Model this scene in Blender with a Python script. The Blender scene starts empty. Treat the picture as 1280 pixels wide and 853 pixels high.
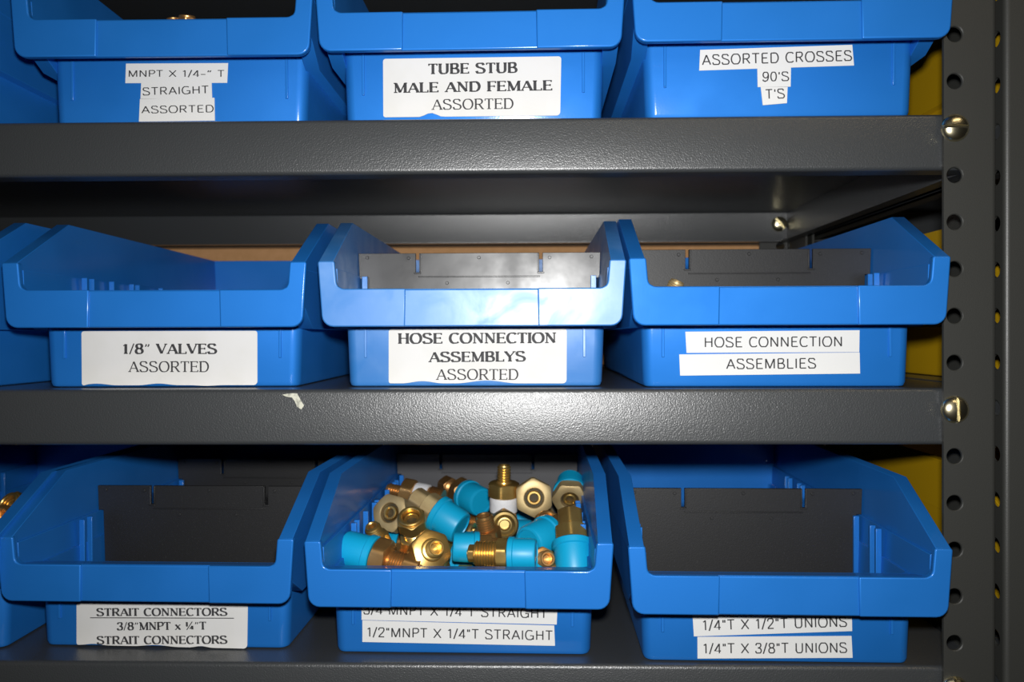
import bpy, bmesh, math, random
from mathutils import Vector, Matrix

# ------------------------------------------------------------------ camera, light, exposure
SC = bpy.context.scene
COL = SC.collection
MM = 0.001
EXPOSURE = 0.0
FLASH_W = 14.6
ROOM_W = 5.0
WORLD = (0.005, 0.0055, 0.006)

cam = bpy.data.cameras.new('camera')
cam.sensor_width = 22.3
cam.lens = 980.84 / 1280.0 * 22.3
cam.clip_start = 0.01
cam.dof.use_dof = True
cam.dof.focus_distance = 0.440
cam.dof.aperture_fstop = 6.3
cam_o = bpy.data.objects.new('camera', cam)
COL.objects.link(cam_o)
_r = Vector((0.999776635, 0.020884882, -0.003240533))
_f = Vector((-0.020905194, 0.999761193, -0.006366331))
_u = _r.cross(_f)
cam_o.matrix_world = Matrix(((_r.x, _u.x, -_f.x, 0.0), (_r.y, _u.y, -_f.y, -0.43214),
                             (_r.z, _u.z, -_f.z, 0.02926), (0, 0, 0, 1)))
SC.camera = cam_o

fl = bpy.data.lights.new('camera_flash', 'SPOT')          # the flash that lit the photograph
fl.energy = FLASH_W
fl.color = (1.0, 0.995, 0.985)
fl.spot_size = math.radians(142)
fl.spot_blend = 1.0
fl.shadow_soft_size = 0.011
fl_o = bpy.data.objects.new('camera_flash', fl)
COL.objects.link(fl_o)
fl_o.location = (0.004, -0.430, 0.029 + 0.038)
fl_o.rotation_euler = (math.radians(88), 0, math.radians(-1.5))

rm = bpy.data.lights.new('ceiling_light', 'AREA')         # the room's warm ceiling lamp, behind the camera
rm.energy = ROOM_W
rm.color = (1.0, 0.80, 0.52)
rm.shape = 'RECTANGLE'
rm.size = 1.2
rm.size_y = 0.3
rm_o = bpy.data.objects.new('ceiling_light', rm)
COL.objects.link(rm_o)
rm_o.location = (0.9, -1.3, 1.55)
rm_o.rotation_euler = (Vector((0.25, 0, 0.1)) - Vector((0.9, -1.3, 1.55))).to_track_quat('-Z', 'Y').to_euler()

w = bpy.data.worlds.new('world')
w.use_nodes = True
w.node_tree.nodes['Background'].inputs[0].default_value = (*WORLD, 1)
SC.world = w
vs = SC.view_settings
vs.view_transform = 'Standard'
vs.look = 'None'
vs.exposure = EXPOSURE
vs.gamma = 1.0
vs.use_curve_mapping = False

# ------------------------------------------------------------------ materials
def mat(name, base, rough=0.5, metal=0.0, spec=0.5, bump=None, mottle=None, coat=0.0, ramp_rough=None, trans=0.0, ior=1.45, coat_rough=0.03):
    m = bpy.data.materials.new(name)
    m.use_nodes = True
    nt = m.node_tree
    b = nt.nodes['Principled BSDF']
    b.inputs['Base Color'].default_value = (*base, 1)
    b.inputs['Roughness'].default_value = rough
    b.inputs['Metallic'].default_value = metal
    b.inputs['Specular IOR Level'].default_value = spec
    b.inputs['Coat Weight'].default_value = coat
    b.inputs['Coat Roughness'].default_value = coat_rough
    b.inputs['Transmission Weight'].default_value = trans
    b.inputs['IOR'].default_value = ior
    tc = nt.nodes.new('ShaderNodeTexCoord')
    def noise(scale, detail=3.0):
        n = nt.nodes.new('ShaderNodeTexNoise')
        n.inputs['Scale'].default_value = scale
        n.inputs['Detail'].default_value = detail
        nt.links.new(tc.outputs['Object'], n.inputs['Vector'])
        return n
    if bump:
        n = noise(bump[0])
        bp = nt.nodes.new('ShaderNodeBump')
        bp.inputs['Strength'].default_value = bump[1]
        bp.inputs['Distance'].default_value = bump[2]
        nt.links.new(n.outputs['Fac'], bp.inputs['Height'])
        nt.links.new(bp.outputs['Normal'], b.inputs['Normal'])
        nt.links.new(bp.outputs['Normal'], b.inputs['Coat Normal'])
    if mottle:                                            # (scale, second colour, low, high)
        n = noise(mottle[0], 5.0)
        r = nt.nodes.new('ShaderNodeValToRGB')
        r.color_ramp.elements[0].position = mottle[2]
        r.color_ramp.elements[0].color = (*base, 1)
        r.color_ramp.elements[1].position = mottle[3]
        r.color_ramp.elements[1].color = (*mottle[1], 1)
        nt.links.new(n.outputs['Fac'], r.inputs['Fac'])
        nt.links.new(r.outputs['Color'], b.inputs['Base Color'])
    if ramp_rough:                                        # (scale, low roughness, high roughness)
        n = noise(ramp_rough[0], 4.0)
        mr = nt.nodes.new('ShaderNodeMapRange')
        mr.inputs['From Min'].default_value = 0.35
        mr.inputs['From Max'].default_value = 0.65
        mr.inputs['To Min'].default_value = ramp_rough[1]
        mr.inputs['To Max'].default_value = ramp_rough[2]
        nt.links.new(n.outputs['Fac'], mr.inputs['Value'])
        nt.links.new(mr.outputs['Result'], b.inputs['Roughness'])
    return m

M_BLUE = mat('blue_plastic', (0.0080, 0.145, 0.49), 0.64, metal=0.45, spec=0.4, bump=(900, 0.05, 0.0004), ramp_rough=(25, 0.60, 0.70),
             mottle=(14, (0.011, 0.158, 0.52), 0.45, 0.75), coat=0.35, coat_rough=0.16)
M_BLUE_WORN = mat('scuffed_blue_plastic', (0.016, 0.15, 0.44), 0.6, metal=0.15, spec=0.8, bump=(140, 0.05, 0.0006),
             mottle=(40, (0.06, 0.20, 0.48), 0.5, 0.8), coat=0.85, coat_rough=0.37)
_nt = M_BLUE_WORN.node_tree                                 # handled plastic: the sheen is smeared unevenly
_n = _nt.nodes.new('ShaderNodeTexNoise'); _n.inputs['Scale'].default_value = 38; _n.inputs['Detail'].default_value = 6; _n.inputs['Distortion'].default_value = 1.2
_m = _nt.nodes.new('ShaderNodeMapRange')
for _k, _v in (('From Min', .36), ('From Max', .64), ('To Min', .30), ('To Max', .50)): _m.inputs[_k].default_value = _v
_tc = next(x for x in _nt.nodes if x.type == 'TEX_COORD')
_nt.links.new(_tc.outputs['Object'], _n.inputs['Vector']); _nt.links.new(_n.outputs['Fac'], _m.inputs['Value'])
_nt.links.new(_m.outputs['Result'], _nt.nodes['Principled BSDF'].inputs['Coat Roughness'])
M_YELLOW = mat('yellow_plastic', (0.36, 0.215, 0.004), 0.4, spec=0.4, bump=(900, 0.05, 0.0004))
M_BLACK = mat('black_divider_plastic', (0.0115, 0.0115, 0.012), 0.5, spec=0.5, bump=(1500, 0.5, 0.00012), mottle=(900, (0.03, 0.03, 0.03), 0.60, 0.78))
M_BLACK_GLOSS = mat('black_glossy_plastic', (0.020, 0.020, 0.021), 0.36, spec=0.6, bump=(40, 0.06, 0.002), ramp_rough=(30, 0.28, 0.45))
M_GREY_SHEEN = mat('dark_grey_sheen_plastic', (0.042, 0.042, 0.046), 0.5, spec=0.6, bump=(60, 0.06, 0.001))
M_PAINT = mat('grey_shelf_paint', (0.031, 0.0335, 0.0355), 0.42, spec=0.5, bump=(1250, 0.8, 0.00022), coat=0.6, coat_rough=0.27)
M_POST = mat('grey_post_paint', (0.0275, 0.028, 0.0255), 0.45, spec=0.6, bump=(1500, 0.2, 0.0003))
M_ZINC = mat('zinc_plated_steel', (0.80, 0.72, 0.48), 0.25, metal=1.0, bump=(500, 0.08, 0.0003))
M_PAPER = mat('label_paper', (0.56, 0.555, 0.545), 0.75, spec=0.15, mottle=(60, (0.535, 0.53, 0.51), 0.4, 0.7))
M_TAPE_LABEL = mat('label_tape', (0.56, 0.56, 0.55), 0.6, spec=0.25)
M_INK = mat('black_ink', (0.040, 0.040, 0.042), 0.6, spec=0.2)
M_BRASS = mat('brass', (0.78, 0.53, 0.17), 0.33, metal=0.92, bump=(350, 0.1, 0.0004), mottle=(70, (0.58, 0.34, 0.10), 0.4, 0.75))
M_BRASS_DULL = mat('dull_brass', (0.52, 0.40, 0.20), 0.5, metal=0.65, bump=(350, 0.1, 0.0004), mottle=(90, (0.38, 0.27, 0.13), 0.4, 0.75))
M_BRASS_RED = mat('reddish_brass', (0.60, 0.34, 0.12), 0.36, metal=0.88, bump=(350, 0.1, 0.0004), mottle=(60, (0.42, 0.21, 0.075), 0.4, 0.75))
M_BRASS_DARK = mat('dark_brass', (0.34, 0.24, 0.09), 0.4, metal=0.9)  # darker brass for the round collar
M_BORE_SHADE = mat('painted_bore_shade', (0.05, 0.038, 0.018), 0.6, metal=0.4)  # near-black colour stands in for the shade inside the bores
M_CYAN = mat('cyan_plastic', (0.003, 0.285, 0.50), 0.42, spec=0.45)
M_PTFE = mat('white_sealing_tape', (0.62, 0.62, 0.63), 0.6, bump=(300, 0.4, 0.0006))
M_CARD = mat('cardboard', (0.50, 0.275, 0.13), 0.85, spec=0.1, mottle=(120, (0.44, 0.24, 0.105), 0.35, 0.7))
M_CHIP = mat('bare_paint_chip', (0.46, 0.46, 0.38), 0.7, mottle=(400, (0.2, 0.2, 0.17), 0.45, 0.7))
M_WALL = mat('wall_paint', (0.25, 0.24, 0.22), 0.9, mottle=(6, (0.22, 0.21, 0.2), 0.3, 0.7))
M_FLOOR = mat('concrete_floor', (0.16, 0.155, 0.15), 0.8, mottle=(8, (0.12, 0.12, 0.115), 0.3, 0.7))

# ------------------------------------------------------------------ mesh helpers (millimetres in, metres out)
class MB:
    def __init__(s):
        s.v = []; s.f = []
    def add(s, vs, fs):
        o = len(s.v)
        s.v += [tuple(v) for v in vs]
        s.f += [tuple(i + o for i in f) for f in fs]
    def box(s, x0, x1, y0, y1, z0, z1):
        s.add([(x0, y0, z0), (x1, y0, z0), (x1, y1, z0), (x0, y1, z0), (x0, y0, z1), (x1, y0, z1), (x1, y1, z1), (x0, y1, z1)],
              [(0, 3, 2, 1), (4, 5, 6, 7), (0, 1, 5, 4), (1, 2, 6, 5), (2, 3, 7, 6), (3, 0, 4, 7)])
    def prism(s, pts, fn0, fn1):
        """closed prism: pts 2-D, fn0/fn1 map a 2-D point to the two end caps"""
        n = len(pts)
        s.add([fn0(p) for p in pts] + [fn1(p) for p in pts],
              [tuple(range(n)), tuple(range(2 * n - 1, n - 1, -1))] + [(i, (i + 1) % n, n + (i + 1) % n, n + i) for i in range(n)])
    def loft(s, rings, cap0=True, cap1=True):
        n = len(rings[0])
        vs = [p for r in rings for p in r]
        fs = []
        for k in range(len(rings) - 1):
            for i in range(n):
                j = (i + 1) % n
                fs.append((k * n + i, k * n + j, (k + 1) * n + j, (k + 1) * n + i))
        if cap0: fs.append(tuple(range(n - 1, -1, -1)))
        if cap1: fs.append(tuple(range((len(rings) - 1) * n, len(rings) * n)))
        s.add(vs, fs)
    def lathe(s, prof, n=28, org=(0, 0, 0)):
        """profile of (radius, z) turned about the local z axis; ends are capped"""
        rings = [[(org[0] + max(r, .02) * math.cos(2 * math.pi * i / n), org[1] + max(r, .02) * math.sin(2 * math.pi * i / n), org[2] + z) for i in range(n)] for r, z in prof]
        s.loft(rings)
    def build(s, name, material, parent=None, bevel=0.0, seg=2, angle=32.0, recalc=True):
        me = bpy.data.meshes.new(name)
        me.from_pydata([(a * MM, b * MM, c * MM) for a, b, c in s.v], [], s.f)
        if recalc:
            bm = bmesh.new(); bm.from_mesh(me)
            bmesh.ops.recalc_face_normals(bm, faces=bm.faces)
            bm.to_mesh(me); bm.free()
        me.polygons.foreach_set('use_smooth', [True] * len(me.polygons))
        me.set_sharp_from_angle(angle=math.radians(angle))
        me.materials.append(material)
        o = bpy.data.objects.new(name, me)
        COL.objects.link(o)
        if parent: o.parent = parent
        if bevel:
            b = o.modifiers.new('bevel', 'BEVEL')
            b.width = bevel * MM; b.segments = seg; b.limit_method = 'ANGLE'; b.angle_limit = math.radians(35)
            b.harden_normals = False
        return o

def rrect(hx, y0, y1, r, z, n=5):
    pts = []
    for cx, cy, a in ((hx - r, y1 - r, 0), (-hx + r, y1 - r, 90), (-hx + r, y0 + r, 180), (hx - r, y0 + r, 270)):
        for k in range(n + 1):
            t = math.radians(a + 90 * k / n)
            pts.append((cx + r * math.cos(t), cy + r * math.sin(t), z))
    return pts

def fillet(pts, radii, n=5):
    """round the corners of a closed 2-D polygon"""
    out = []
    m = len(pts)
    for i, p in enumerate(pts):
        r = radii[i]
        if r <= 0: out.append(p); continue
        p = Vector(p); a = (Vector(pts[i - 1]) - p).normalized(); b = (Vector(pts[(i + 1) % m]) - p).normalized()
        h = math.acos(max(-1, min(1, a.dot(b)))) / 2
        d = r / math.tan(h)
        c = p + (a + b).normalized() * (r / math.sin(h))
        s0 = p + a * d - c; s1 = p + b * d - c
        a0 = math.atan2(s0.y, s0.x); a1 = math.atan2(s1.y, s1.x)
        da = (a1 - a0 + math.pi) % (2 * math.pi) - math.pi
        for k in range(n + 1):
            t = a0 + da * k / n
            out.append((c.x + r * math.cos(t), c.y + r * math.sin(t)))
    return out

def empty(name, loc, rz=0.0):
    o = bpy.data.objects.new(name, None)
    o.empty_display_size = 0.02
    COL.objects.link(o)
    o.location = [c * MM for c in loc]
    o.rotation_euler = (0, 0, math.radians(rz))
    return o

def tag(o, label, cat, group=None):
    o['label'] = label; o['category'] = cat
    if group: o['group'] = group
    return o

def copy_tree(o, parent=None):
    c = o.copy(); COL.objects.link(c)
    if parent: c.parent = parent
    for ch in o.children: copy_tree(ch, c)
    return c

# ------------------------------------------------------------------ lettering: stroke alphabet, cap height 1
def _arc(cx, cy, rx, ry, a0, a1, n=12):
    return [(cx + rx * math.cos(math.radians(a0 + (a1 - a0) * k / n)), cy + ry * math.sin(math.radians(a0 + (a1 - a0) * k / n))) for k in range(n + 1)]
def _spl(p, n=5):
    out = []
    q = [p[0]] + list(p) + [p[-1]]
    for i in range(1, len(q) - 2):
        for k in range(n):
            t = k / n
            out.append(tuple(0.5 * (2 * q[i][a] + (q[i + 1][a] - q[i - 1][a]) * t + (2 * q[i - 1][a] - 5 * q[i][a] + 4 * q[i + 1][a] - q[i + 2][a]) * t * t
                                    + (3 * q[i][a] - q[i - 1][a] - 3 * q[i + 1][a] + q[i + 2][a]) * t ** 3) for a in (0, 1)))
    return out + [p[-1]]
_S = _spl([(.55, .78), (.47, .94), (.31, 1), (.15, .95), (.08, .78), (.15, .62), (.33, .53), (.52, .43), (.6, .26), (.52, .07), (.33, 0), (.14, .05), (.06, .24)])
_P = [(.1, 1), (.35, 1)] + _arc(.35, .74, .23, .26, 90, -90) + [(.1, .48)]
GL = {   # width, strokes (k thick, t thin, n by direction), serifs (x, y, half length)
 'A': (.72, [('t', [(.05, 0), (.36, 1)]), ('k', [(.36, 1), (.67, 0)]), ('t', [(.16, .34), (.56, .34)])], [(.06, 0, .11), (.66, 0, .13)]),
 'B': (.66, [('k', [(.12, 0), (.12, 1)]), ('n', [(.12, 1), (.33, 1)] + _arc(.33, .76, .2, .24, 90, -90) + [(.12, .52)]), ('n', [(.12, .52), (.35, .52)] + _arc(.35, .26, .24, .26, 90, -90) + [(.12, 0)])], [(.1, 0, .1), (.1, 1, .1)]),
 'C': (.68, [('n', _arc(.39, .5, .32, .5, 42, 318, 20))], [(.62, .8, 0)]),
 'D': (.74, [('k', [(.12, 0), (.12, 1)]), ('n', [(.12, 1), (.32, 1)] + _arc(.32, .5, .35, .5, 90, -90, 16) + [(.12, 0)])], [(.1, 0, .1), (.1, 1, .1)]),
 'E': (.62, [('k', [(.12, 0), (.12, 1)]), ('t', [(.12, 1), (.55, 1)]), ('t', [(.12, .52), (.49, .52)]), ('t', [(.12, 0), (.58, 0)])], [(.1, 0, .1), (.1, 1, .1), ('v', .55, .82, 1), ('v', .58, 0, .2), ('v', .48, .42, .62)]),
 'F': (.58, [('k', [(.12, 0), (.12, 1)]), ('t', [(.12, 1), (.55, 1)]), ('t', [(.12, .5), (.48, .5)])], [(.13, 0, .15), (.1, 1, .1), ('v', .55, .8, 1), ('v', .47, .4, .6)]),
 'G': (.8, [('n', _arc(.4, .5, .33, .5, 48, 320, 20)), ('t', [(.7, 0), (.7, .44), (.44, .44)])], []),
 'H': (.74, [('k', [(.12, 0), (.12, 1)]), ('k', [(.62, 0), (.62, 1)]), ('t', [(.12, .52), (.62, .52)])], [(.12, 0, .13), (.12, 1, .13), (.62, 0, .13), (.62, 1, .13)]),
 'I': (.24, [('k', [(.12, 0), (.12, 1)])], [(.12, 0, .14), (.12, 1, .14)]),
 'L': (.58, [('k', [(.12, 0), (.12, 1)]), ('t', [(.12, 0), (.55, 0)])], [(.12, 1, .14), (.1, 0, .1), ('v', .55, 0, .24)]),
 'M': (.88, [('t', [(.12, 0), (.12, 1)]), ('k', [(.13, 1), (.43, .04)]), ('t', [(.43, .04), (.74, 1)]), ('k', [(.76, 0), (.76, 1)])], [(.12, 0, .12), (.08, 1, .09), (.76, 0, .13), (.8, 1, .09)]),
 'N': (.74, [('t', [(.12, 0), (.12, 1)]), ('k', [(.12, 1), (.62, 0)]), ('t', [(.62, 0), (.62, 1)])], [(.12, 0, .12), (.07, 1, .08), (.62, 1, .12)]),
 'O': (.8, [('n', _arc(.4, .5, .34, .5, 0, 360, 28))], []),
 'P': (.62, [('k', [(.12, 0), (.12, 1)]), ('n', _P)], [(.12, 0, .14), (.1, 1, .1)]),
 'R': (.7, [('k', [(.12, 0), (.12, 1)]), ('n', _P), ('k', [(.36, .48), (.62, 0)])], [(.12, 0, .13), (.1, 1, .1), (.66, 0, .07)]),
 'S': (.66, [('n', _S)], []),
 'T': (.64, [('k', [(.32, 0), (.32, 1)]), ('t', [(.04, 1), (.6, 1)])], [(.32, 0, .14), ('v', .04, .8, 1), ('v', .6, .8, 1)]),
 'U': (.74, [('n', [(.12, 1), (.12, .32)] + _arc(.37, .32, .25, .32, 180, 360, 14) + [(.62, 1)])], [(.12, 1, .13), (.62, 1, .12)]),
 'V': (.7, [('k', [(.05, 1), (.36, 0)]), ('t', [(.36, 0), (.65, 1)])], [(.06, 1, .12), (.65, 1, .11)]),
 'X': (.68, [('k', [(.05, 1), (.63, 0)]), ('t', [(.05, 0), (.63, 1)])], [(.06, 1, .1), (.63, 0, .1), (.05, 0, .1), (.62, 1, .1)]),
 'Y': (.68, [('k', [(.05, 1), (.34, .46)]), ('t', [(.63, 1), (.34, .46)]), ('k', [(.34, .46), (.34, 0)])], [(.06, 1, .11), (.63, 1, .11), (.34, 0, .14)]),
 'x': (.52, [('k', [(.05, .66), (.46, 0)]), ('t', [(.05, 0), (.46, .66)])], [(.06, .66, .08), (.45, 0, .08), (.05, 0, .08), (.45, .66, .08)]),
 '0': (.58, [('n', _arc(.29, .5, .22, .5, 0, 360, 24))], []),
 '1': (.46, [('k', [(.27, 0), (.27, 1)]), ('t', [(.27, 1), (.2, .86), (.09, .8)])], [(.27, 0, .14)]),
 '2': (.58, [('n', _spl([(.07, .7), (.1, .88), (.28, 1), (.46, .92), (.5, .72), (.4, .5), (.2, .25), (.06, .03)])), ('t', [(.06, 0), (.53, 0)])], []),
 '3': (.58, [('n', _spl([(.08, .76), (.14, .94), (.29, 1), (.45, .92), (.48, .75), (.4, .58), (.24, .53)])), ('n', _spl([(.24, .53), (.42, .48), (.51, .3), (.45, .08), (.28, 0), (.12, .06), (.06, .25)]))], []),
 '4': (.58, [('t', [(.54, .27), (.05, .27), (.4, 1)]), ('k', [(.41, 1), (.41, 0)])], [(.41, 0, .12)]),
 '8': (.58, [('n', _arc(.29, .76, .19, .24, 0, 360, 18)), ('n', _arc(.29, .27, .23, .27, 0, 360, 18))], []),
 '9': (.58, [('n', _arc(.29, .68, .21, .32, 0, 360, 18)), ('n', _spl([(.5, .68), (.5, .4), (.42, .12), (.26, 0), (.11, .06), (.07, .2)]))], []),
 '/': (.36, [('t', [(.03, -.03), (.33, 1.02)])], []),
 '-': (.44, [('t', [(.06, .36), (.38, .36)])], []),
 '\u2013': (.5, [('t', [(.05, .38), (.45, .38)])], []),
 '"': (.34, [('t', [(.1, 1), (.1, .7)]), ('t', [(.24, 1), (.24, .7)])], []),
 '\u201d': (.44, [('t', [(.14, 1), (.16, .86), (.08, .7)]), ('t', [(.32, 1), (.34, .86), (.26, .7)])], []),
 "'": (.2, [('t', [(.1, 1), (.1, .7)])], []),
 '\u00bc': (.84, [('k', [(.17, .48), (.17, 1)]), ('t', [(.17, 1), (.07, .88)]), ('t', [(.14, -.02), (.7, 1.02)]), ('t', [(.8, .14), (.46, .14), (.68, .5)]), ('k', [(.69, .5), (.69, 0)])], [(.17, .48, .08)]),
 ' ': (.34, [], []),
}
STYLE = {'sans': (.110, .110), 'bold': (.20, .095), 'serif': (.13, .07)}

def text_mesh(mb, style, text, a, b, cap, y):
    """strokes of a line of text on the plane y, its baseline running from a to b (x, z)"""
    thick, thin = STYLE[style]
    gap = .065 if style == 'sans' else .055
    total = sum(GL[c][0] + gap for c in text) - gap
    A = Vector(a); B = Vector(b)
    e = (B - A) / total
    up = Vector((-(B - A).y, (B - A).x)).normalized() * cap
    nib = math.radians(18)
    def place(px, py): 
        q = A + e * px + up * py
        return (q.x, y, q.y)
    def stroke(pts, mode):
        closed = len(pts) > 6 and math.dist(pts[0], pts[-1]) < .01
        n = len(pts); L = []; Rr = []
        for i in range(n):
            p0 = pts[i - 1] if i else (pts[-2] if closed else pts[0]); p1 = pts[(i + 1)] if i < n - 1 else (pts[1] if closed else pts[-1])
            d = Vector((p1[0] - p0[0], p1[1] - p0[1])); d.normalize()
            if mode == 'k': wd = thick
            elif mode == 't': wd = thin
            else: wd = thin + (thick - thin) * abs(d.x * math.sin(nib) - d.y * math.cos(nib))
            k = 1.0
            if 0 < i < n - 1:
                d0 = Vector((pts[i][0] - pts[i - 1][0], pts[i][1] - pts[i - 1][1])); d0.normalize()
                k = min(1.6, 1 / max(.5, d.dot(d0)))
            nx, ny = -d.y * wd / 2 * k, d.x * wd / 2 * k
            L.append((pts[i][0] + nx, pts[i][1] + ny)); Rr.append((pts[i][0] - nx, pts[i][1] - ny))
        vs = [place(*q) for q in L] + [place(*q) for q in Rr]
        mb.add(vs, [(i, i + 1, n + i + 1, n + i) for i in range(n - 1)])
    x = 0.0
    for c in text:
        wdt, strokes, serifs = GL[c]
        half = thin / 2
        for mode, pts in strokes:
            # keep the ink inside the cap height
            q = [(x + px, min(max(py, half * .9), 1 - half * .9) if 0 <= py <= 1 else py) for px, py in pts]
            stroke(q, mode)
        if style != 'sans':
            for sf in serifs:
                if sf[0] == 'v':
                    stroke([(x + sf[1], sf[2]), (x + sf[1], sf[3])], 't')
                elif sf[2] > 0:
                    yy = half if sf[1] == 0 else sf[1] - half
                    stroke([(x + sf[0] - sf[2], yy), (x + sf[0] + sf[2], yy)], 't')
        x += wdt + gap

# ------------------------------------------------------------------ room behind the shelving
def structure(name, mb, m):
    o = mb.build(name, m); o['kind'] = 'structure'; return o
q = MB(); q.box(-3000, 3000, 1500, 1520, -950, 1700); structure('wall_back', q, M_WALL)
q = MB(); q.box(-3000, 3000, -3000, 1500, -970, -950); structure('floor', q, M_FLOOR)

# ------------------------------------------------------------------ steel shelving
Z_SHELF = {'T': 149.95, 'M': 0.0, 'B': -152.95}
FLANGE = 31.0
DEPTH = 336.0

def sheet(mb, path, t, x0, x1):
    """bent sheet steel: an open (y, z) path given a thickness, drawn along x"""
    n = len(path); off = []
    for i in range(n):
        a = Vector(path[max(i - 1, 0)]); b = Vector(path[min(i + 1, n - 1)])
        p = Vector(path[i])
        d0 = (p - a).normalized() if i else (b - p).normalized()
        d1 = (b - p).normalized() if i < n - 1 else d0
        nn = (Vector((-d0.y, d0.x)) + Vector((-d1.y, d1.x))).normalized()
        k = 1 / max(.4, nn.dot(Vector((-d1.y, d1.x))))
        off.append(tuple(p + nn * t * k))
    poly = list(path) + off[::-1]
    mb.prism(poly, lambda p: (x0, p[0], p[1]), lambda p: (x1, p[0], p[1]))

def bend(cy, cz, r, a0, a1, n=5):
    return [(cy + r * math.cos(math.radians(a0 + (a1 - a0) * k / n)), cz + r * math.sin(math.radians(a0 + (a1 - a0) * k / n))) for k in range(n + 1)]

def shelf_mesh(x0, x1, depth, fl=FLANGE):
    mb = MB()
    r = 2.6
    path = [(depth - 12, -fl)] + bend(depth - r, -fl + r, r, -90, 0) + bend(depth - r, -r, r, 0, 90) + bend(r + 1.8, -r, r, 90, 177) + bend(r, -fl + r, r, 177, 270) + [(14, -fl)]
    sheet(mb, path, 1.3, x0, x1)
    for xs, sg in ((x0, 1), (x1, -1)):                      # side flanges with a returned lip
        mb.box(min(xs, xs + sg * 1.3), max(xs, xs + sg * 1.3), 1.4, depth - 1.4, -fl, -1.4)
        mb.box(min(xs, xs + sg * 11), max(xs, xs + sg * 11), 14.2, depth - 12.2, -fl, -fl + 1.3)
    return mb

def post_mesh(mb, x0, x1, y0, zc, k0, k1, side, hole_x, sgn=1, r=4.15, t=1.9, flange=52):
    """L-shaped post: punched face on the plane y0, punched flange along x = side"""
    P = 25.4; n = 32
    def punched(a0, a1, h, z, fn, thick):
        ring = []; hole = []
        for i in range(n):
            a = 2 * math.pi * i / n
            hole.append((h + r * math.cos(a), z + r * math.sin(a)))
            c, s = math.cos(a), math.sin(a)
            lx = (a1 - h) / c if c > 1e-9 else ((a0 - h) / c if c < -1e-9 else 1e9)
            lz = (P / 2) / abs(s) if abs(s) > 1e-9 else 1e9
            l = min(lx, lz)
            ring.append((h + l * c, z + l * s))
        rr = r + .5
        cham = [(h + rr * math.cos(2 * math.pi * i / n), z + rr * math.sin(2 * math.pi * i / n)) for i in range(n)]
        mb.loft([[fn(p, thick) for p in ring], [fn(p, 0) for p in ring], [fn(p, 0) for p in cham], [fn(p, .5) for p in hole], [fn(p, thick) for p in hole], [fn(p, thick) for p in ring]], cap0=False, cap1=False)
        for cx, cz in ((a0, z - P / 2), (a1, z - P / 2), (a1, z + P / 2), (a0, z + P / 2)):   # square corners of the cell
            ang = math.atan2(cz - z, cx - h)
            i = int(math.floor((ang % (2 * math.pi)) / (2 * math.pi / n)))
            p0, p1 = ring[i], ring[(i + 1) % n]
            if math.dist(p0, (cx, cz)) > .01 and math.dist(p1, (cx, cz)) > .01:
                mb.add([fn(p0, 0), fn((cx, cz), 0), fn(p1, 0), fn(p0, thick), fn((cx, cz), thick), fn(p1, thick)], [(0, 1, 2), (5, 4, 3), (0, 3, 4, 1), (1, 4, 5, 2), (2, 5, 3, 0)])
    rb = 2.6
    s1 = 1 if side < (x0 + x1) / 2 else -1                   # the side flange lies at x = side, its outer face outward
    fx0, fx1 = (x0 + rb, x1) if s1 > 0 else (x0, x1 - rb)
    ya, yb = y0 + sgn * rb, y0 + sgn * flange
    for k in range(k0, k1):
        z = zc + k * P
        punched(fx0, fx1, hole_x, z, lambda p, d: (p[0], y0 + sgn * d, p[1]), t)
        punched(min(ya, yb), max(ya, yb), y0 + sgn * 9, z, lambda p, d: (side + s1 * d, p[0], p[1]), t)
    cx, cy = side + s1 * rb, y0 + sgn * rb                   # rolled corner between the two flanges
    arc = []
    for rr_ in (rb, rb - t):
        a = [(cx - s1 * rr_ * math.sin(math.pi / 2 * i / 6), cy - sgn * rr_ * math.cos(math.pi / 2 * i / 6)) for i in range(7)]
        arc += a if rr_ == rb else a[::-1]
    z0_, z1_ = zc + (k0 - .5) * P, zc + (k1 - .5) * P
    mb.prism(arc, lambda p: (p[0], p[1], z0_), lambda p: (p[0], p[1], z1_))

ZH = 149.95 - 8.9          # height of the hole that carries the upper bolt
def bolt_mesh(slot_deg):
    """slotted round-head bolt looking towards -y"""
    mb = MB()
    R0, H, SW = 7.5, 4.3, 0.95
    for sg in (1, -1):
        rings = []
        for j in range(9):
            a = math.radians(90 * j / 8)
            rad = R0 * math.cos(a); h = H * math.sin(a)
            rings.append([(sg * max(abs(SW), rad * math.cos(math.radians(-90 + 180 * i / 20))) if True else 0, -h, rad * math.sin(math.radians(-90 + 180 * i / 20))) for i in range(21)])
        mb.loft(rings)
    mb.prism([(R0 * .97 * math.cos(2 * math.pi * i / 24), R0 * .97 * math.sin(2 * math.pi * i / 24)) for i in range(24)],
             lambda p: (p[0], .2, p[1]), lambda p: (p[0] * .9, -1.7, p[1] * .9))
    mb.prism([(3.6 * math.cos(2 * math.pi * i / 16), 3.6 * math.sin(2 * math.pi * i / 16)) for i in range(16)],
             lambda p: (p[0], .2, p[1]), lambda p: (p[0], 6, p[1]))
    c, s = math.cos(math.radians(slot_deg)), math.sin(math.radians(slot_deg))
    mb.v = [(x * c - z * s, y, x * s + z * c) for x, y, z in mb.v]
    return mb

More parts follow.
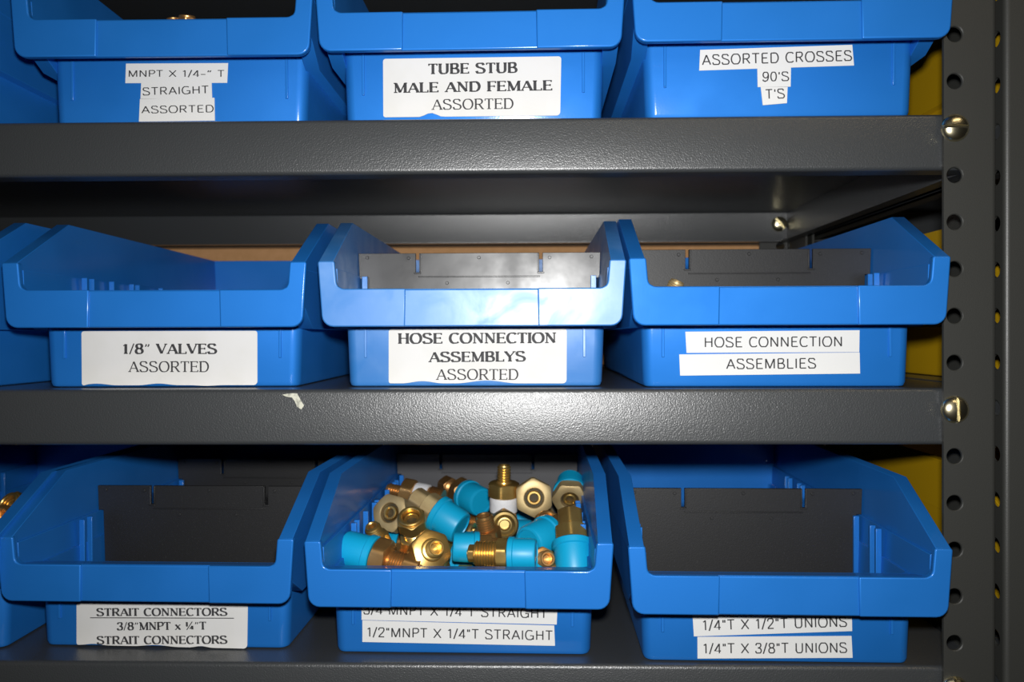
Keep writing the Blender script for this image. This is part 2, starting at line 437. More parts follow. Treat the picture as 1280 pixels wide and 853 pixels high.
def shelving(x0, x1, y0, depth, label, shelves, posts, bolts=(), sgn=1):
    root = empty('shelving_unit', (0, 0, 0))
    tag(root, label, 'shelving')
    for z in shelves:
        o = shelf_mesh(x0, x1, depth).build('shelf', M_PAINT, root)
        o.location = (0, y0 * MM, z * MM)
    for (px0, px1, py, side, hx, sg) in posts:
        mb = MB(); post_mesh(mb, px0, px1, py, ZH, -36, 24, side, hx, sg)
        mb.build('post', M_POST, root, recalc=False)
    for (bx, by, bz, rot, flip) in bolts:
        o = bolt_mesh(rot).build('bolt', M_ZINC, root)
        o.location = (bx * MM, by * MM, bz * MM)
        if flip: o.rotation_euler = (0, 0, math.pi)
    return root

LEVELS = [Z_SHELF['T'] + 152.4, Z_SHELF['T'], Z_SHELF['M'], Z_SHELF['B'], Z_SHELF['B'] - 152.4]
PX0, PX1 = 225.0, 253.6
main = shelving(-662, 252, 0, DEPTH, 'dark grey steel shelving unit carrying the three rows of blue bins', LEVELS,
    [(PX0, PX1, -2.2, PX1, 231.0, 1), (-663.6, -635, -2.2, -663.6, -642, 1),
     (PX0, PX1, DEPTH + 2.2, PX1, 245.0, -1), (-663.6, -635, DEPTH + 2.2, -663.6, -656, -1)],
    [(230.8, -2.3, ZH, 88, False), (230.8, -2.3, ZH - 6 * 25.4, 3, False), (230.8, -2.3, ZH - 12 * 25.4, 6, False),
     (243.4, DEPTH - 1.4, ZH - 4, 40, False), (243.4, DEPTH - 1.4, ZH - 6 * 25.4, 60, False)])
q = MB()                                                    # chipped paint on the middle shelf's front edge
q.prism([(0, 0), (2.5, -1.2), (5.5, -1.6), (7, -3.6), (8.2, -6.6), (10.6, -8.2), (12.2, -6.0), (10.6, -3.4), (9.4, -1.2), (8.4, .7), (6, .8), (3, .6)],
        lambda p: (p[0], 0, p[1]), lambda p: (p[0], -.12, p[1]))
c = q.build('paint_chip', M_CHIP, main); c.location = (-136.6 * MM, 0.0, -2.9 * MM); c['label'] = 'pale chipped patch on the middle shelf edge'

shelving(259.8, 1169, 0, DEPTH, 'neighbouring grey steel shelving with yellow bins, at the right edge', LEVELS,
    [(257.8, 286.4, -2.2, 257.8, 278.6, 1), (1143, 1171, -2.2, 1171, 1150, 1), (257.8, 286.4, DEPTH + 2.2, 257.8, 278.6, -1)])
shelving(-662, 252, 347, DEPTH, 'grey steel shelving backing onto the main unit behind the bins', LEVELS,
    [(PX0, PX1, 347 + DEPTH + 2.2, PX1, 245, -1), (-663.6, -635, 347 + DEPTH + 2.2, -663.6, -656, -1)])

# ------------------------------------------------------------------ storage bins
REC = 23.1
def tub_mesh():
    mb = MB()
    # lower shell with rounded upright corners and a rounded bottom edge
    def ring(hx, y0, y1, r, z): return rrect(hx, y0, y1, r, z)
    mb.loft([ring(70.6, REC + 3.2, 285, 4, 0), ring(72.3, REC + 1.0, 287.4, 5, .8), ring(73.2, REC, 288.4, 6, 3.0),
             ring(74.4, REC - .3, 289.4, 6, 34.5), ring(74.6, REC - .4, 289.6, 6, 50.2),
             ring(72.4, REC + 2.0, 287.2, 5, 50.2), ring(71.0, REC + 2.6, 286, 5, 3.6), ring(69.0, REC + 4.6, 284, 4, 2.4)])
    # ledge that carries the lip forward of the label face
    mb.prism([(1.6, 55.2), (20.5, 51.2), (25.4, 49.8), (25.4, 47), (20, 48.6), (3.4, 52.6), (3.4, 51)], lambda p: (-75.5, p[0], p[1]), lambda p: (75.5, p[0], p[1]))
    for s in (1, -1):
        # side wall below the shoulder, then the upper wall with its sloping front edge
        def lo(u): return lambda p: (s * (u[0] + (u[1] - u[0]) * (p[1] - 33.6) / 33.), p[0], p[1])
        mb.prism([(3.6, 46), (25, 33.8), (289.5, 33.6), (289.5, 66.6), (3.6, 66.6)], lo((73.0, 74.2)), lo((81.2, 83.3)))
        def up(u): return lambda p: (s * (u[0] + (u[1] - u[0]) * (p[1] - 66.) / 33.), p[0], p[1])
        mb.prism([(.8, 66), (.8, 70.5), (52.2, 98.7), (289.5, 98.7), (289.5, 66)], up((75.6, 76.6)), up((83.4, 84.1)))
        # divider guides standing on the inner wall
        for y in (60, 68.4, 93, 120, 128.4, 165, 196, 204.4, 226.6, 235):
            mb.prism([(y - 1.1, 3), (y + 1.1, 3), (y + 1.1, 66.4), (y - 1.1, 66.4)], lambda p: (s * 69.2, p[0], p[1]), lambda p: (s * 72.6, p[0], p[1]))
        # two slim ribs on the label face
        mb.box(s * 62.7 - .8, s * 62.7 + .8, REC - 1.0, REC + 1, 17, 49)
    # back wall
    mb.prism([(-83.2, 36), (83.2, 36), (84.1, 98.7), (-84.1, 98.7)], lambda p: (p[0], 286.4, p[1]), lambda p: (p[0], 289.8, p[1]))
    return mb

def lip_mesh():
    mb = MB()
    zb, zo, zt = 34.45, 55.0, 70.5
    out = [(-81.7, zb), (-84.2, zt), (-75.0, zt), (-73.7, zo), (73.7, zo), (75.0, zt), (84.2, zt), (81.7, zb)]
    rad = [6.5, 1.2, 1.2, 4.5, 4.5, 1.2, 1.2, 6.5]
    back = fillet(out, rad)
    # the middle of the band is a shallow recess, a little lower along its top
    mb.prism(back, lambda p: (p[0], 1.0, p[1]), lambda p: (p[0], 4.2, p[1]))
    for s in (1, -1):
        half = [(s * 36.4, zb), (s * 81.7, zb), (s * 84.2, zt), (s * 75.0, zt), (s * 73.7, zo), (s * 36.0, zo)]
        mb.prism(fillet(half, [0, 6.5, 1.2, 1.2, 4.5, 0]), lambda p: (p[0], 0, p[1] + (.35 if p[1] > 50 and p[1] < 56 else 0)), lambda p: (p[0], 3.0, p[1]))
    return mb

def divider_mesh():
    mb = MB()
    mb.prism([(-70.2, 3.2), (70.2, 3.2), (71.8, 66.9), (75.0, 66.9), (75.6, 83.2), (39.6, 83.2), (39.6, 71), (37.5, 71), (37.5, 83.2), (-37.5, 83.2), (-37.5, 71), (-39.6, 71), (-39.6, 83.2), (-75.6, 83.2), (-75.0, 66.9), (-71.8, 66.9)],
             lambda p: (p[0], -1.0, p[1]), lambda p: (p[0], 1.0, p[1]))
    for s in (1, -1):                                       # raised frame of the finger tab
        mb.box(s * 36.9 - .5, s * 36.9 + .5, -1.7, 0, 71.0, 83.0)
        mb.box(s * 38.5 - 2.2, s * 38.5 + 2.2, -1.7, 0, 69.9, 70.9)
    mb.box(-38, 38, -1.6, 0, 67.6, 68.5)
    mb.box(-38, 38, -1.4, 0, 10.0, 10.8)
    for x, z in ((-44, 80), (0, 80.2), (44, 80), (-20, 64), (18, 64), (-70, 80.4), (70, 80.4)):
        mb.prism([(x + 1.1 * math.cos(2 * math.pi * i / 12), z + 1.1 * math.sin(2 * math.pi * i / 12)) for i in range(12)], lambda p: (p[0], -1.7, p[1]), lambda p: (p[0], 0, p[1]))
    return mb

proto = None
tub_data = None
def storage_bin(key, x, y, rz, label, group, plastic=M_BLUE):
    global proto
    z = Z_SHELF[key[0]] + 0.12
    if proto is None:
        proto = empty('storage_bin', (x, y, z), rz)
        tub_mesh().build('tub', M_BLUE, proto, bevel=.55)
        lip_mesh().build('front_lip', M_BLUE, proto, bevel=.8, seg=3)
        root = proto
    else:
        root = bare()
        root.location = (x * MM, y * MM, z * MM); root.rotation_euler = (0, 0, math.radians(rz))
    if key == 'M2': plastic = M_BLUE_WORN
    if plastic is not M_BLUE:
        for ch in root.children:
            ch.data = ch.data.copy(); ch.data.materials[0] = plastic
    tag(root, label, 'bin', group)
    return root

BARE = []
def bare():
    """a copy of the first bin's own shell: tub and front lip only"""
    r = proto.copy(); COL.objects.link(r)
    for ch in BARE or [c for c in proto.children if c.name.split('.')[0] in ('tub', 'front_lip')]:
        c = ch.copy(); COL.objects.link(c); c.parent = r
    return r

_div = {}
def divider(root, y, m=M_BLACK, sz=1.0):
    if m.name not in _div:
        o = _div[m.name] = divider_mesh().build('divider', m, root, bevel=.25)
    else:
        o = _div[m.name].copy(); COL.objects.link(o); o.parent = root
    o.location = (0, y * MM, 0)
    o.scale = (1, 1, sz)
    o['label'] = 'matte black divider panel' if m is M_BLACK else 'shiny dark divider panel'
    return o

LABELS = {
 'T1': [
  ( [(-31.09, 38.21), (28.6, 37.95), (27.95, 26.55), (-31.57, 26.9)] , [('sans', 'MNPT X 1/4–” T', (-29.96, 30.36), (26.51, 29.86), 4.06)] ),
  ( [(-22.24, 27.22), (18.9, 26.86), (19.14, 17.59), (-22.71, 17.71)] , [('sans', 'STRAIGHT', (-21.53, 19.56), (17.4, 20.39), 4.64)] ),
  ( [(-23.01, 17.54), (20.48, 17.93), (20.64, 4.71), (-23.68, 4.48)] , [('sans', 'ASSORTED', (-22.18, 9.11), (20.26, 9.47), 4.36)] ),
 ],
 'T2': [
  ( [(-51.32, 37.69), (50.27, 37.69), (49.58, 4.22), (-51.29, 4.41)] , [('bold', 'TUBE STUB', (-25.37, 28.53), (25.3, 28.69), 5.97), ('bold', 'MALE AND FEMALE', (-45.2, 18.11), (45.12, 18.47), 5.81), ('serif', 'ASSORTED', (-23.3, 8.26), (23.19, 8.29), 5.98)] ),
 ],
 'T3': [
  ( [(-43.29, 37.79), (40.11, 39.4), (41.08, 28.02), (-43.84, 26.36)] , [('sans', 'ASSORTED CROSSES', (-42.31, 29.16), (40.11, 30.53), 5.95)] ),
  ( [(-11.86, 27.45), (6.63, 27.58), (6.4, 16.78), (-11.65, 16.79)] , [('sans', "90'S", (-9.23, 19.8), (5.65, 19.83), 5.33)] ),
  ( [(-9.99, 16.76), (4.74, 16.58), (4.35, 7.68), (-8.86, 6.7)] , [('sans', "T'S", (-7.5, 9.88), (3.37, 10.28), 5.56)] ),
 ],
 'M1': [
  ( [(-52.58, 32.78), (49.56, 32.72), (49.39, 1.2), (-52.53, 1.31)] , [('bold', '1/8” VALVES', (-29.04, 19.47), (26.0, 19.3), 5.95), ('serif', 'ASSORTED', (-25.1, 8.97), (21.49, 8.83), 6.22)] ),
 ],
 'M2': [
  ( [(-49.34, 33.25), (52.81, 33.24), (52.55, 1.98), (-49.47, 2.16)] , [('bold', 'HOSE CONNECTION', (-43.9, 24.87), (46.66, 25.03), 6.07), ('bold', 'ASSEMBLYS', (-26.1, 14.26), (29.12, 14.57), 5.89), ('serif', 'ASSORTED', (-21.91, 4.13), (25.14, 4.05), 6.16)] ),
 ],
 'M3': [
  ( [(-50.23, 31.22), (45.89, 31.74), (45.72, 19.58), (-49.57, 19.38)] , [('sans', 'HOSE CONNECTION', (-39.96, 22.35), (36.69, 22.58), 5.83)] ),
  ( [(-53.66, 18.53), (45.88, 19.41), (46.13, 7.67), (-53.17, 6.68)] , [('sans', 'ASSEMBLIES', (-27.67, 10.16), (22.09, 10.51), 5.91)] ),
 ],
 'B1': [
  ( [(-52.28, 25.23), (49.8, 25.39), (49.23, -0.33), (-52.45, 0.61)] , [('bold', 'STRAIT CONNECTORS', (-40.23, 17.65), (37.6, 18.71), 4.58), ('bold', '3/8”MNPT x ¼”T', (-28.04, 9.42), (25.1, 10.49), 4.66), ('bold', 'STRAIT CONNECTORS', (-40.17, 1.04), (37.51, 2.35), 4.75)] ),
 ],
 'B2': [
  ( [(-57.75, 32.71), (54.5, 32.01), (53.81, 18.13), (-57.81, 19.67)] , [('sans', '3/4"MNPT X 1/4"T STRAIGHT', (-56.84, 22.82), (48.64, 21.57), 5.71)] ),
  ( [(-57.33, 19.39), (52.39, 17.55), (52.83, 6.03), (-57.39, 7.01)] , [('sans', '1/2"MNPT X 1/4"T STRAIGHT', (-54.99, 9.89), (51.62, 9.04), 5.71)] ),
 ],
 'B3': [
  ( [(-46.22, 27.44), (40.99, 28.23), (41.13, 18.67), (-45.47, 14.73)] , [('sans', '1/4"T X 1/2"T UNIONS', (-40.82, 17.94), (38.47, 20.96), 5.97)] ),
  ( [(-43.53, 14.45), (40.75, 15.94), (41.36, 3.89), (-43.48, 2.43)] , [('sans', '1/4"T X 3/8"T UNIONS', (-40.61, 5.07), (38.47, 6.57), 5.89)] ),
 ],
}

WAVY = {'T2': [(-24, 2.2, 7)], 'M1': [(-44, 1.0, 12), (-8, 1.0, 12), (20, -.4, 10)], 'M2': [(-30, 1.3, 12), (7, 1.7, 18)], 'B1': [(-42, .8, 9), (-5, .9, 14), (22, .9, 7)]}
SAY = {'T1': ['MNPT X 1/4', 'STRAIGHT', 'ASSORTED'], 'T2': ['TUBE STUB MALE AND FEMALE ASSORTED'], 'T3': ['ASSORTED CROSSES', "90'S", "T'S"], 'M1': ['1/8 VALVES ASSORTED'],
       'M2': ['HOSE CONNECTION ASSEMBLYS ASSORTED'], 'M3': ['HOSE CONNECTION', 'ASSEMBLIES'], 'B1': ['STRAIT CONNECTORS 3/8 MNPT'], 'B2': ['3/4 MNPT STRAIGHT', '1/2 MNPT STRAIGHT'], 'B3': ['1/4 T X 1/2 T UNIONS', '1/4 T X 3/8 T UNIONS']}
def add_labels(root, key):
    yf = REC - .42
    for i, (quad, lines) in enumerate(LABELS[key]):
        dz = .9 if key == 'B1' else 0
        big = lines[0][0] != 'sans'
        Q = [(a, b + dz) for a, b in quad]                 # top left, top right, bottom right, bottom left
        if big:
            pts = fillet(Q, [1.6, 1.6, 2.2, 1.2])
            # a scalloped lower edge
            cut = [k for k, p in enumerate(pts) if p[1] < (Q[0][1] + Q[3][1]) / 2]
            br = max(cut, key=lambda k: pts[k][0] - 9 * pts[k][1]); 
            low = [k for k in cut]
            # the lower edge runs from the last point of corner 3 to the first point of corner 4
            i0 = 6 * 3 - 1
            a, b = pts[i0], pts[i0 + 1]
            wav = []
            for k in range(1, 40):
                x = a[0] + (b[0] - a[0]) * k / 40; zz = a[1] + (b[1] - a[1]) * k / 40
                for cx, h, wd in WAVY.get(key, []):
                    t = (x - cx) / wd
                    if abs(t) < 1: zz += h * (0.5 + 0.5 * math.cos(math.pi * t))
                wav.append((x, zz))
            pts = pts[:i0 + 1] + wav + pts[i0 + 1:]
        else:
            pts = Q
        mb = MB(); lift = .06 * i
        mb.prism(pts, lambda p: (p[0], yf + .5, p[1]), lambda p: (p[0], yf - .16 - lift, p[1]))
        o = mb.build('label', M_PAPER if big else M_TAPE_LABEL, root)
        o['label'] = 'white label reading ' + SAY[key][i]
        t = MB()
        for style, text, a, b, cap in lines:
            text_mesh(t, style, text, (a[0], a[1] + dz), (b[0], b[1] + dz), cap, yf - .2 - lift)
        if key == 'B1':
            t.add([(-44.2, yf - .2, 17.75), (41.6, yf - .2, 18.5), (41.6, yf - .2, 18.0), (-44.2, yf - .2, 17.25)], [(0, 1, 2, 3)])
        t.build('lettering', M_INK, o, recalc=False)

ROWS = {'T': 'blue bins on the top shelf', 'M': 'blue bins on the middle shelf', 'B': 'blue bins on the bottom shelf'}
BINS = [
 ('M1', -206.08, -4.43, 0.83, 'empty blue bin with white label 1/8 VALVES ASSORTED, middle shelf'),
 ('M0', -388, -15, 0.4, 'blue bin on the middle shelf cut off by the left edge of the photo'),
 ('M2', -30.94, -5.93, -0.26, 'blue bin labelled HOSE CONNECTION ASSEMBLYS ASSORTED with a glossy divider'),
 ('M3', 137.7, -14.68, -.6, 'blue bin labelled HOSE CONNECTION ASSEMBLIES beside the post, middle shelf'),
 ('T0', -386, -14, 0.5, 'blue bin on the top shelf cut off by the left edge of the photo'),
 ('T1', -201.97, -2.62, 0.22, 'blue bin with three label strips reading MNPT X 1/4 T STRAIGHT ASSORTED'),
 ('T2', -31.37, -8.02, -0.59, 'blue bin labelled TUBE STUB MALE AND FEMALE ASSORTED'),
 ('T3', 138.9, -16.32, -0.55, "blue bin labelled ASSORTED CROSSES 90'S T'S beside the post"),
 ('B0', -379, -5, 0.0, 'blue bin with brass pieces cut off by the left edge, bottom shelf'),
 ('B1', -213.9, -1.55, -1.2, 'blue bin labelled STRAIT CONNECTORS 3/8 MNPT with black divider inside'),
 ('B2', -38.6, -9.04, -0.9, 'blue bin filled with brass fittings, labelled 1/2 MNPT X 1/4 T STRAIGHT'),
 ('B3', 136.5, -18.45, -1.0, 'blue bin labelled 1/4 T X 1/2 T UNIONS with a black divider inside'),
]
BIN = {}
for key, x, y, rz, label in BINS:
    BIN[key] = storage_bin(key, x, y, rz, label, ROWS[key[0]])
    if not BARE: BARE += list(proto.children)
for key in LABELS: add_labels(BIN[key], key)
divider(BIN['B1'], 86); divider(BIN['B1'], 200); divider(BIN['B3'], 95.5); divider(BIN['M3'], 79); divider(BIN['B2'], 230.8, M_GREY_SHEEN)
divider(BIN['M2'], 64.2, M_BLACK_GLOSS, .975)
for key, x, y, lab in (('T', 357, 6, 'yellow bin at the level of the top shelf, right of the post'), ('M', 357, 6, 'yellow bin at the level of the middle shelf, right of the post'), ('B', 357, 6, 'yellow bin at the level of the bottom shelf, right of the post')):
    storage_bin(key, x, y, 0, lab, 'yellow bins on the neighbouring shelving', M_YELLOW)

# ------------------------------------------------------------------ cardboard boxes behind the bins
def carton(x0, x1, y0, y1, z0, h, label):
    root = empty('cardboard_box', ((x0 + x1) / 2, y0, z0 + .1)); hw = (x1 - x0) / 2; d = y1 - y0
    mb = MB()
    mb.box(-hw, hw, 0, 3, 0, h); mb.box(-hw, hw, d - 3, d, 0, h); mb.box(-hw, -hw + 3, 3, d - 3, 0, h); mb.box(hw - 3, hw, 3, d - 3, 0, h); mb.box(-hw + 3, hw - 3, 3, d - 3, 0, 3)
    mb.build('carton', M_CARD, root, bevel=.6)
    for a, b in ((0.3, d / 2 - .4), (d / 2 + .4, d - .3)):
        f = MB(); f.box(-hw + .3, hw - .3, a, b, h, h + 3); f.build('flap', M_CARD, root, bevel=.5)
    return tag(root, label, 'box')
carton(-470, 238, 364, 560, 0, 126, 'long brown cardboard box seen behind the middle row of bins')

# ------------------------------------------------------------------ brass fittings
def hexm(mb, af, z0, z1, ch=None, bore=0.0, deep=6.0):
    """hexagonal prism with turned-off corners; bore makes a blind hole in the far face"""
    n = 48; a2 = af / 2
    th = [2 * math.pi * (i + .5) / n for i in range(n)]
    def hr(t): return a2 / math.cos((t + math.pi / 6) % (math.pi / 3) - math.pi / 6)
    def rg(fn): return [(fn(t)[0] * math.cos(t), fn(t)[0] * math.sin(t), fn(t)[1]) for t in th]
    k = .62
    rings = [rg(lambda t: (a2 * .95, z0)), rg(lambda t: (hr(t), z0 + (hr(t) - a2 * .95) * k)), rg(lambda t: (hr(t), z1 - (hr(t) - a2 * .95) * k)), rg(lambda t: (a2 * .95, z1))]
    if bore:
        rings += [rg(lambda t: (bore + .5, z1)), rg(lambda t: (bore, z1 - .5)), rg(lambda t: (bore, z1 - deep))]
    mb.loft(rings)
def thread(mb, r, z0, z1, pitch=1.5, bore=0.0, n=28):
    prof = [(r - .9, z0)]
    z = z0 + .3
    while z + pitch <= z1 - .2:
        prof += [(r - .75, z), (r, z + pitch * .35), (r, z + pitch * .6), (r - .75, z + pitch)]
        z += pitch
    prof += [(r - .9, z1)]
    if bore: prof += [(bore + .5, z1), (bore, z1 - .6), (bore, z1 - 7)]
    mb.lathe(prof, n)

def place(root, pos, d, anchor, roll=0.0, scale=1.0):
    """put a fitting so that the point at local height anchor sits at pos and its axis points along d"""
    d = Vector(d).normalized()
    qn = d.to_track_quat('Z', 'Y')
    root.rotation_mode = 'QUATERNION'
    from mathutils import Quaternion
    root.rotation_quaternion = qn @ Quaternion((0, 0, 1), math.radians(roll))
    root.scale = (scale,) * 3
    root.location = (Vector(pos) - d * anchor * scale) * MM

_kit = {}
def part(root, name, key, fn, material):
    k = (name, key, material.name)
    if k not in _kit:
        mb = MB(); fn(mb); _kit[k] = mb.build(name, material, root)
        return _kit[k]
    o = _kit[k].copy(); COL.objects.link(o); o.parent = root
    return o

def cap_mesh(b): b.lathe([(11.2, 2.6), (11.9, 3.2), (11.9, 6.4), (10.9, 7.0), (10.6, 20.4), (9.9, 21.8), (8.4, 22.2), (8.1, 21.4)], 40)
def cap_part(root):
    o = part(root, 'plastic_cap', 'c', cap_mesh, M_CYAN); o['label'] = 'cyan plastic cap'
def f_capped(root, m):
    part(root, 'hex_body', 'c', lambda b: hexm(b, 21, -7, 2.5), m)
    cap_part(root)
    part(root, 'threaded_end', 'c', lambda b: thread(b, 6.6, -19, -6.5), m)
    part(root, 'nut', 'c', lambda b: (hexm(b, 14.5, -27, -17), b.lathe([(5.6, -28.4), (6.2, -27.6), (6.2, -26.6)], 24)), m)
def f_shortcap(root, m):
    cap_part(root)
    part(root, 'hex_body', 'sc', lambda b: hexm(b, 18, -6.5, 2.6), m)
    part(root, 'nut', 'sc', lambda b: (hexm(b, 14.2, -16.5, -6.2), b.lathe([(4.9, -17.6), (5.6, -17), (5.6, -16)], 24)), m)
def f_capthread(root, m):
    cap_part(root)
    part(root, 'hex_body', 'ct', lambda b: hexm(b, 19, -5.5, 2.6), m)
    part(root, 'threaded_end', 'ct', lambda b: thread(b, 8.6, -21, -5, 1.9), m)
    part(root, 'nut', 'ct', lambda b: hexm(b, 11, -25.5, -20.5, bore=2.6), m)
def f_hexface(root, m, cap=False):
    part(root, 'hex_body', 'h', lambda b: hexm(b, 24.5, -8, 1.6, bore=6.9, deep=9.5), m)
    part(root, 'threaded_bore', 'h', lambda b: b.lathe([(6.9, -7.6), (6.9, -3.2), (5.0, -3.0), (4.8, .6), (4.4, 1.0), (3.4, 1.0), (3.1, .6), (3.0, -7.5)], 36), M_BRASS)
    part(root, 'bore', 'h', lambda b: b.lathe([(6.85, -7), (6.85, -2.9), (.1, -2.9)], 32), M_BORE_SHADE)  # dark plug: shade of the hole painted in
    if cap:
        o = part(root, 'plastic_cap', 'h', lambda b: b.lathe([(11.2, -8.2), (13.2, -8.4), (13.2, -12), (10.8, -12.6), (10.5, -26), (9.4, -27)], 36), M_CYAN); o['label'] = 'cyan plastic cap'
    else:
        part(root, 'threaded_end', 'h', lambda b: thread(b, 9.2, -24, -7.5), m)
def f_boss(root, m):
    part(root, 'hex_body', 'b', lambda b: hexm(b, 22.5, -7, 2.4), m)
    part(root, 'threaded_end', 'b', lambda b: (b.lathe([(7.2, 1.8), (6.6, 3.6), (5.6, 4.2)], 32), thread(b, 5.2, 3.4, 11, 1.3, 3.2)), m)
    part(root, 'stem', 'b', lambda b: thread(b, 9, -22, -6.5), m)
def f_nut(root, m):
    def nut(b):
        hexm(b, 16, -9, -1.0, bore=6.0, deep=7.9)
        b.lathe([(5.95, -7.8), (5.95, -1.3), (7.4, -1.1), (7.5, .2), (6.9, .9), (5.6, .9), (5.2, .4), (5.0, -6), (5.0, -7.7)], 36)
        b.lathe([(4.4, -15), (4.4, -2.6), (4.0, -2.2), (3.2, -2.2), (3.0, -2.8), (2.9, -14.9)], 32)
    part(root, 'nut', 'n', nut, m)
    part(root, 'bore', 'n', lambda b: b.lathe([(5.9, -8), (5.9, -4.6), (.1, -4.6)], 32), M_BORE_SHADE)  # dark plug paints the shade down inside the nut
    part(root, 'threaded_end', 'n', lambda b: thread(b, 6.4, -17, -8.5, bore=4.5), m)
    part(root, 'hex_body', 'n', lambda b: hexm(b, 16.5, -25, -16.5), m)
    part(root, 'stem', 'n', lambda b: thread(b, 6.0, -36, -24.5), m)
def f_round(root, m):
    part(root, 'collar', 'r', lambda b: b.lathe([(9.0, -9), (10.2, -8), (10.2, -1.5), (9.2, 0), (7.6, .5), (6.8, -.4), (5.2, -1.4), (4.2, -1.2), (3.6, -2.4), (3.4, -7)], 40), M_BRASS_DARK)
    part(root, 'hex_body', 'r', lambda b: hexm(b, 19, -18, -8.6), m)
    part(root, 'stem', 'r', lambda b: thread(b, 6.5, -30, -17.5), m)
def f_tape(root, m):
    part(root, 'threaded_end', 't', lambda b: thread(b, 4.9, 5.0, 17.6, 1.9, 2.4), m)
    part(root, 'hex_body', 't', lambda b: (hexm(b, 20.5, -5.5, 5), b.lathe([(6, 4.6), (5.6, 5.8)], 24)), m)
    def tp(b): b.lathe([(9.2, -16.2), (9.9, -15.8), (10.1, -13), (9.95, -10), (10.1, -6.6), (9.6, -5.6)], 36)
    o = part(root, 'sealing_tape', 't', tp, M_PTFE); o['label'] = 'white thread sealing tape'
    part(root, 'stem', 't', lambda b: thread(b, 9.3, -28, -16), m)
def f_stub(root, m):
    part(root, 'hex_body', 's', lambda b: hexm(b, 13.5, -6, 1.5), m)
    part(root, 'threaded_end', 's', lambda b: thread(b, 5.0, 1, 9.5, 1.4, 2.8), m)
    part(root, 'stem', 's', lambda b: thread(b, 5.2, -18, -5.5), m)
KIND = {'capped': f_capped, 'hexface': f_hexface, 'boss': f_boss, 'shortcap': f_shortcap, 'capthread': f_capthread, 'round': f_round, 'nut': f_nut, 'tape': f_tape, 'stub': f_stub}

def in_bin(key, p):
    b = next(t for t in BINS if t[0] == key)
    t = math.radians(b[3]); c, s = math.cos(t), math.sin(t)
    return (b[1] + p[0] * c - p[1] * s, b[2] + p[0] * s + p[1] * c, Z_SHELF[key[0]] + .12 + p[2]), lambda d: (d[0] * c - d[1] * s, d[0] * s + d[1] * c, d[2])

GROUP = 'brass fittings heaped in the bin'
def fitting(key, kind, p, d, anchor, label, m=M_BRASS, roll=0.0, scale=1.0, group=GROUP, **kw):
    root = empty('brass_fitting', (0, 0, 0))
    KIND[kind](root, m, **kw)
    pos, rot = in_bin(key, p)
    place(root, pos, rot(d), anchor, roll, scale)
    return tag(root, label, 'fitting', group)

HEAP = [
 ('capped', (-66.0, 50, 51.0), (-1, .22, .20), 13, 'cyan-capped brass fitting lying sideways at the front left of the heap', M_BRASS_RED, 10, 1.04, {}),
 ('hexface', (-58.8, 112, 61.0), (-.3, -1, .4), 1, 'dull tan hexagonal fitting face near the left wall of the filled bin', M_BRASS_DULL, 20, .98, {}),
 ('stub', (-62.0, 82, 53.5), (-.25, -.45, .85), 2, 'small threaded brass fitting standing beside the left bin guides', M_BRASS, 5, 1.05, {}),
 ('nut', (-38.8, 80, 66.0), (-.02, -.62, .85), 0, 'bright brass compression fitting tilted upright with open nut on top', M_BRASS, 12, 1.1, {}),
 ('boss', (-20.4, 44, 54.0), (.42, -.82, .38), 1, 'brass hex fitting facing the viewer, front centre left of the heap', M_BRASS, 8, 1.0, {}),
 ('shortcap', (-16.5, 98, 59.5), (.82, -.35, -.42), 12, 'fitting with pale hex nut up left and cyan cap down right', M_BRASS_DULL, 25, 1.05, {}),
 ('shortcap', (-2.0, 62, 51.0), (-1, -.1, .06), 13, 'cyan cap pointing left with brown brass body, front centre of heap', M_BRASS_RED, 0, .84, {}),
 ('capped', (-5.0, 182, 55.5), (.62, -.75, -.1), 15, 'capped fitting at the back left of the upright taped one', M_BRASS_RED, 0, 1.06, {}),
 ('tape', (18.4, 140, 72.0), (.02, -.06, 1), 0, 'upright brass fitting with white tape band and thin threaded stub', M_BRASS, 30, 1.0, {}),
 ('round', (21.0, 97, 56.5), (.08, -.96, .12), 0, 'dark round brass end facing forward below the taped fitting', M_BRASS_RED, 0, .92, {}),
 ('hexface', (40.2, 128, 68.2), (.06, -1, .05), 1, 'pale hexagonal brass face with round bore right of the taped fitting', M_BRASS_DULL, 3, 1.0, {}),
 ('shortcap', (38.6, 78, 50.0), (-.62, -.70, -.12), 20, 'large cyan cap turned to the lower left, right of centre', M_BRASS_RED, 0, 1.08, {}),
 ('capthread', (34.5, 44, 52.0), (1, -.12, .02), 13, 'front fitting with brass threads left and cyan cap right', M_BRASS, 0, .86, {}),
 ('hexface', (66.0, 148, 62.5), (-.05, -.85, -.32), 1, 'pale hex fitting with cyan ring behind, back right of the heap', M_BRASS_DULL, 28, .96, {'cap': True}),
 ('shortcap', (64.8, 54, 45.5), (.05, -.58, -.8), 14, 'brass fitting pointing its cyan cap forward, front right of heap', M_BRASS, 10, 1.06, {}),
 ('tape', (-47.5, 166, 61.8), (-1, .2, .16), -8, 'brass fitting with a white tape band lying at the back left', M_BRASS_RED, 0, .98, {}),
 ('stub', (47.5, 50, 47.5), (.3, -.9, .3), 4, 'small brass end between the two front right cyan caps', M_BRASS_RED, 0, 1.0, {}),
 ('nut', (50.0, 112, 57.0), (.2, -.6, .7), 0, 'brown brass nut tucked behind the large cyan cap', M_BRASS_RED, 0, 1.0, {}),
 ('stub', (10.0, 82, 56.0), (-.15, -.2, .95), 0, 'reddish brass fitting standing between centre cyan caps', M_BRASS_RED, 20, 1.2, {}),
]
for kind, p, d, an, lab, m, roll, sc, kw in HEAP:
    fitting('B2', kind, p, d, an, lab, m, roll, sc, **kw)
random.seed(5)
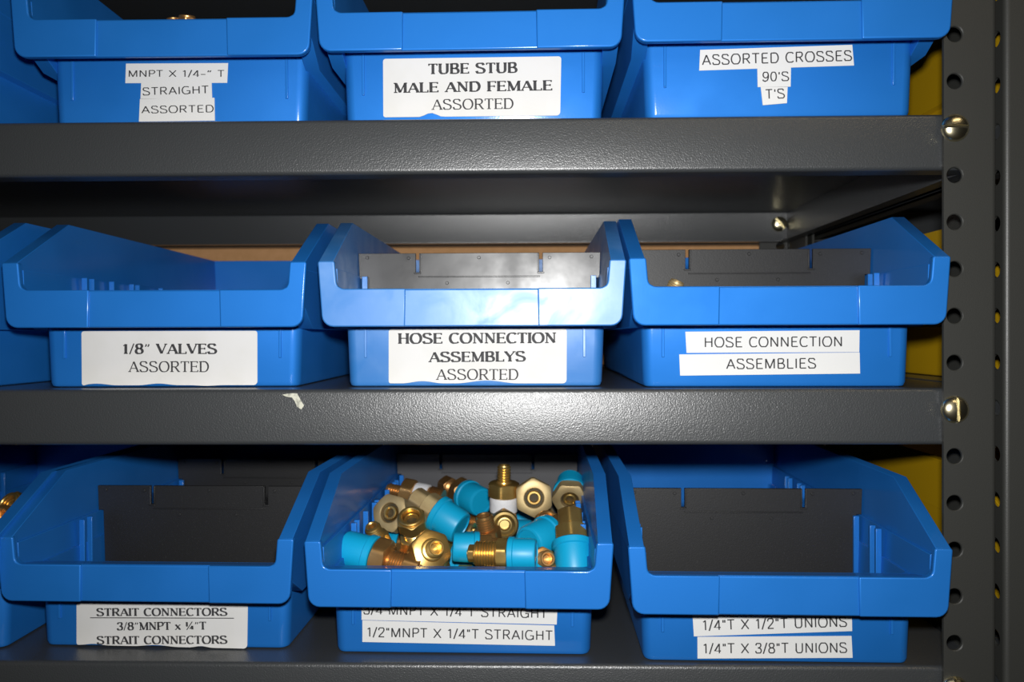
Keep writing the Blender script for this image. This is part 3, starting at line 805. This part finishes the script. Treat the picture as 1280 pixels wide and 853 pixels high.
for layer, z in ((0, 13.5), (1, 35.0)):
    for i in range(4):
        for j in range(5):
            a = random.uniform(-.35, .35)
            m = random.choice([M_BRASS, M_BRASS_RED, M_BRASS_DULL])
            fitting('B2', 'capped', (-50 + i * 33.3, 48 + j * 36 + layer * 6, z), (math.cos(a) * random.choice((1, -1)) , math.sin(a), .02) if True else 0, -2,
                    'brass fitting lying under the top layer of the filled bin', m, random.uniform(0, 60), .9, 'brass fittings buried in the heap')
B0G = 'brass fittings in the far left bin'
fitting('B0', 'nut', (21, 104, 68), (-.3, -.7, .5), 0, 'brass nut end just inside the bin cut off at lower left', M_BRASS, 0, 1.1, B0G)
fitting('B0', 'boss', (30, 84, 61), (.3, -.6, .6), 2, 'brass hex fitting low in the bin cut off at lower left', M_BRASS_RED, 0, 1.0, B0G)
for z, a in ((12, .1), (33, -.2)):
    for y in (92, 120):
        fitting('B0', 'capped', (24, y, z), (1, a, .02), 0, 'brass fitting lying under others in the far lower left bin', M_BRASS_RED, 0, .95, 'buried fittings in the far left bin')
TG = 'fittings in the upper left bin'
fitting('T1', 'nut', (-1.0, 36, 70.6), (0.05, -.25, 1), 0, 'brass fitting whose round end shows above the lip of the upper left bin', M_BRASS_RED, 0, .62, TG)
fitting('T1', 'nut', (-9.8, 37, 69.6), (-.1, -.2, 1), 0, 'dim brass fitting end beside the ring in the upper left bin', M_BRASS_RED, 0, .52, TG)
for z, a in ((12, .15), (34, -.1)):
    fitting('T1', 'capped', (-2, 44, z), (1, a, .02), 0, 'brass fitting lying under others in the upper left bin', M_BRASS_RED, 0, .98, 'buried fittings in the upper left bin')
MG = 'fittings in the right middle bin'
fitting('M3', 'stub', (-48.8, 58, 60.6), (.35, -.3, .9), 8, 'small pale fitting end showing over the lip of the right middle bin', M_BRASS_DULL, 0, 1.0, MG)
for z, a in ((12, .1), (33, -.15)):
    fitting('M3', 'capped', (-46, 50, z), (1, a, .02), 0, 'brass fitting lying under others in the right middle bin', M_BRASS_RED, 0, .95, 'buried fittings in the right middle bin')
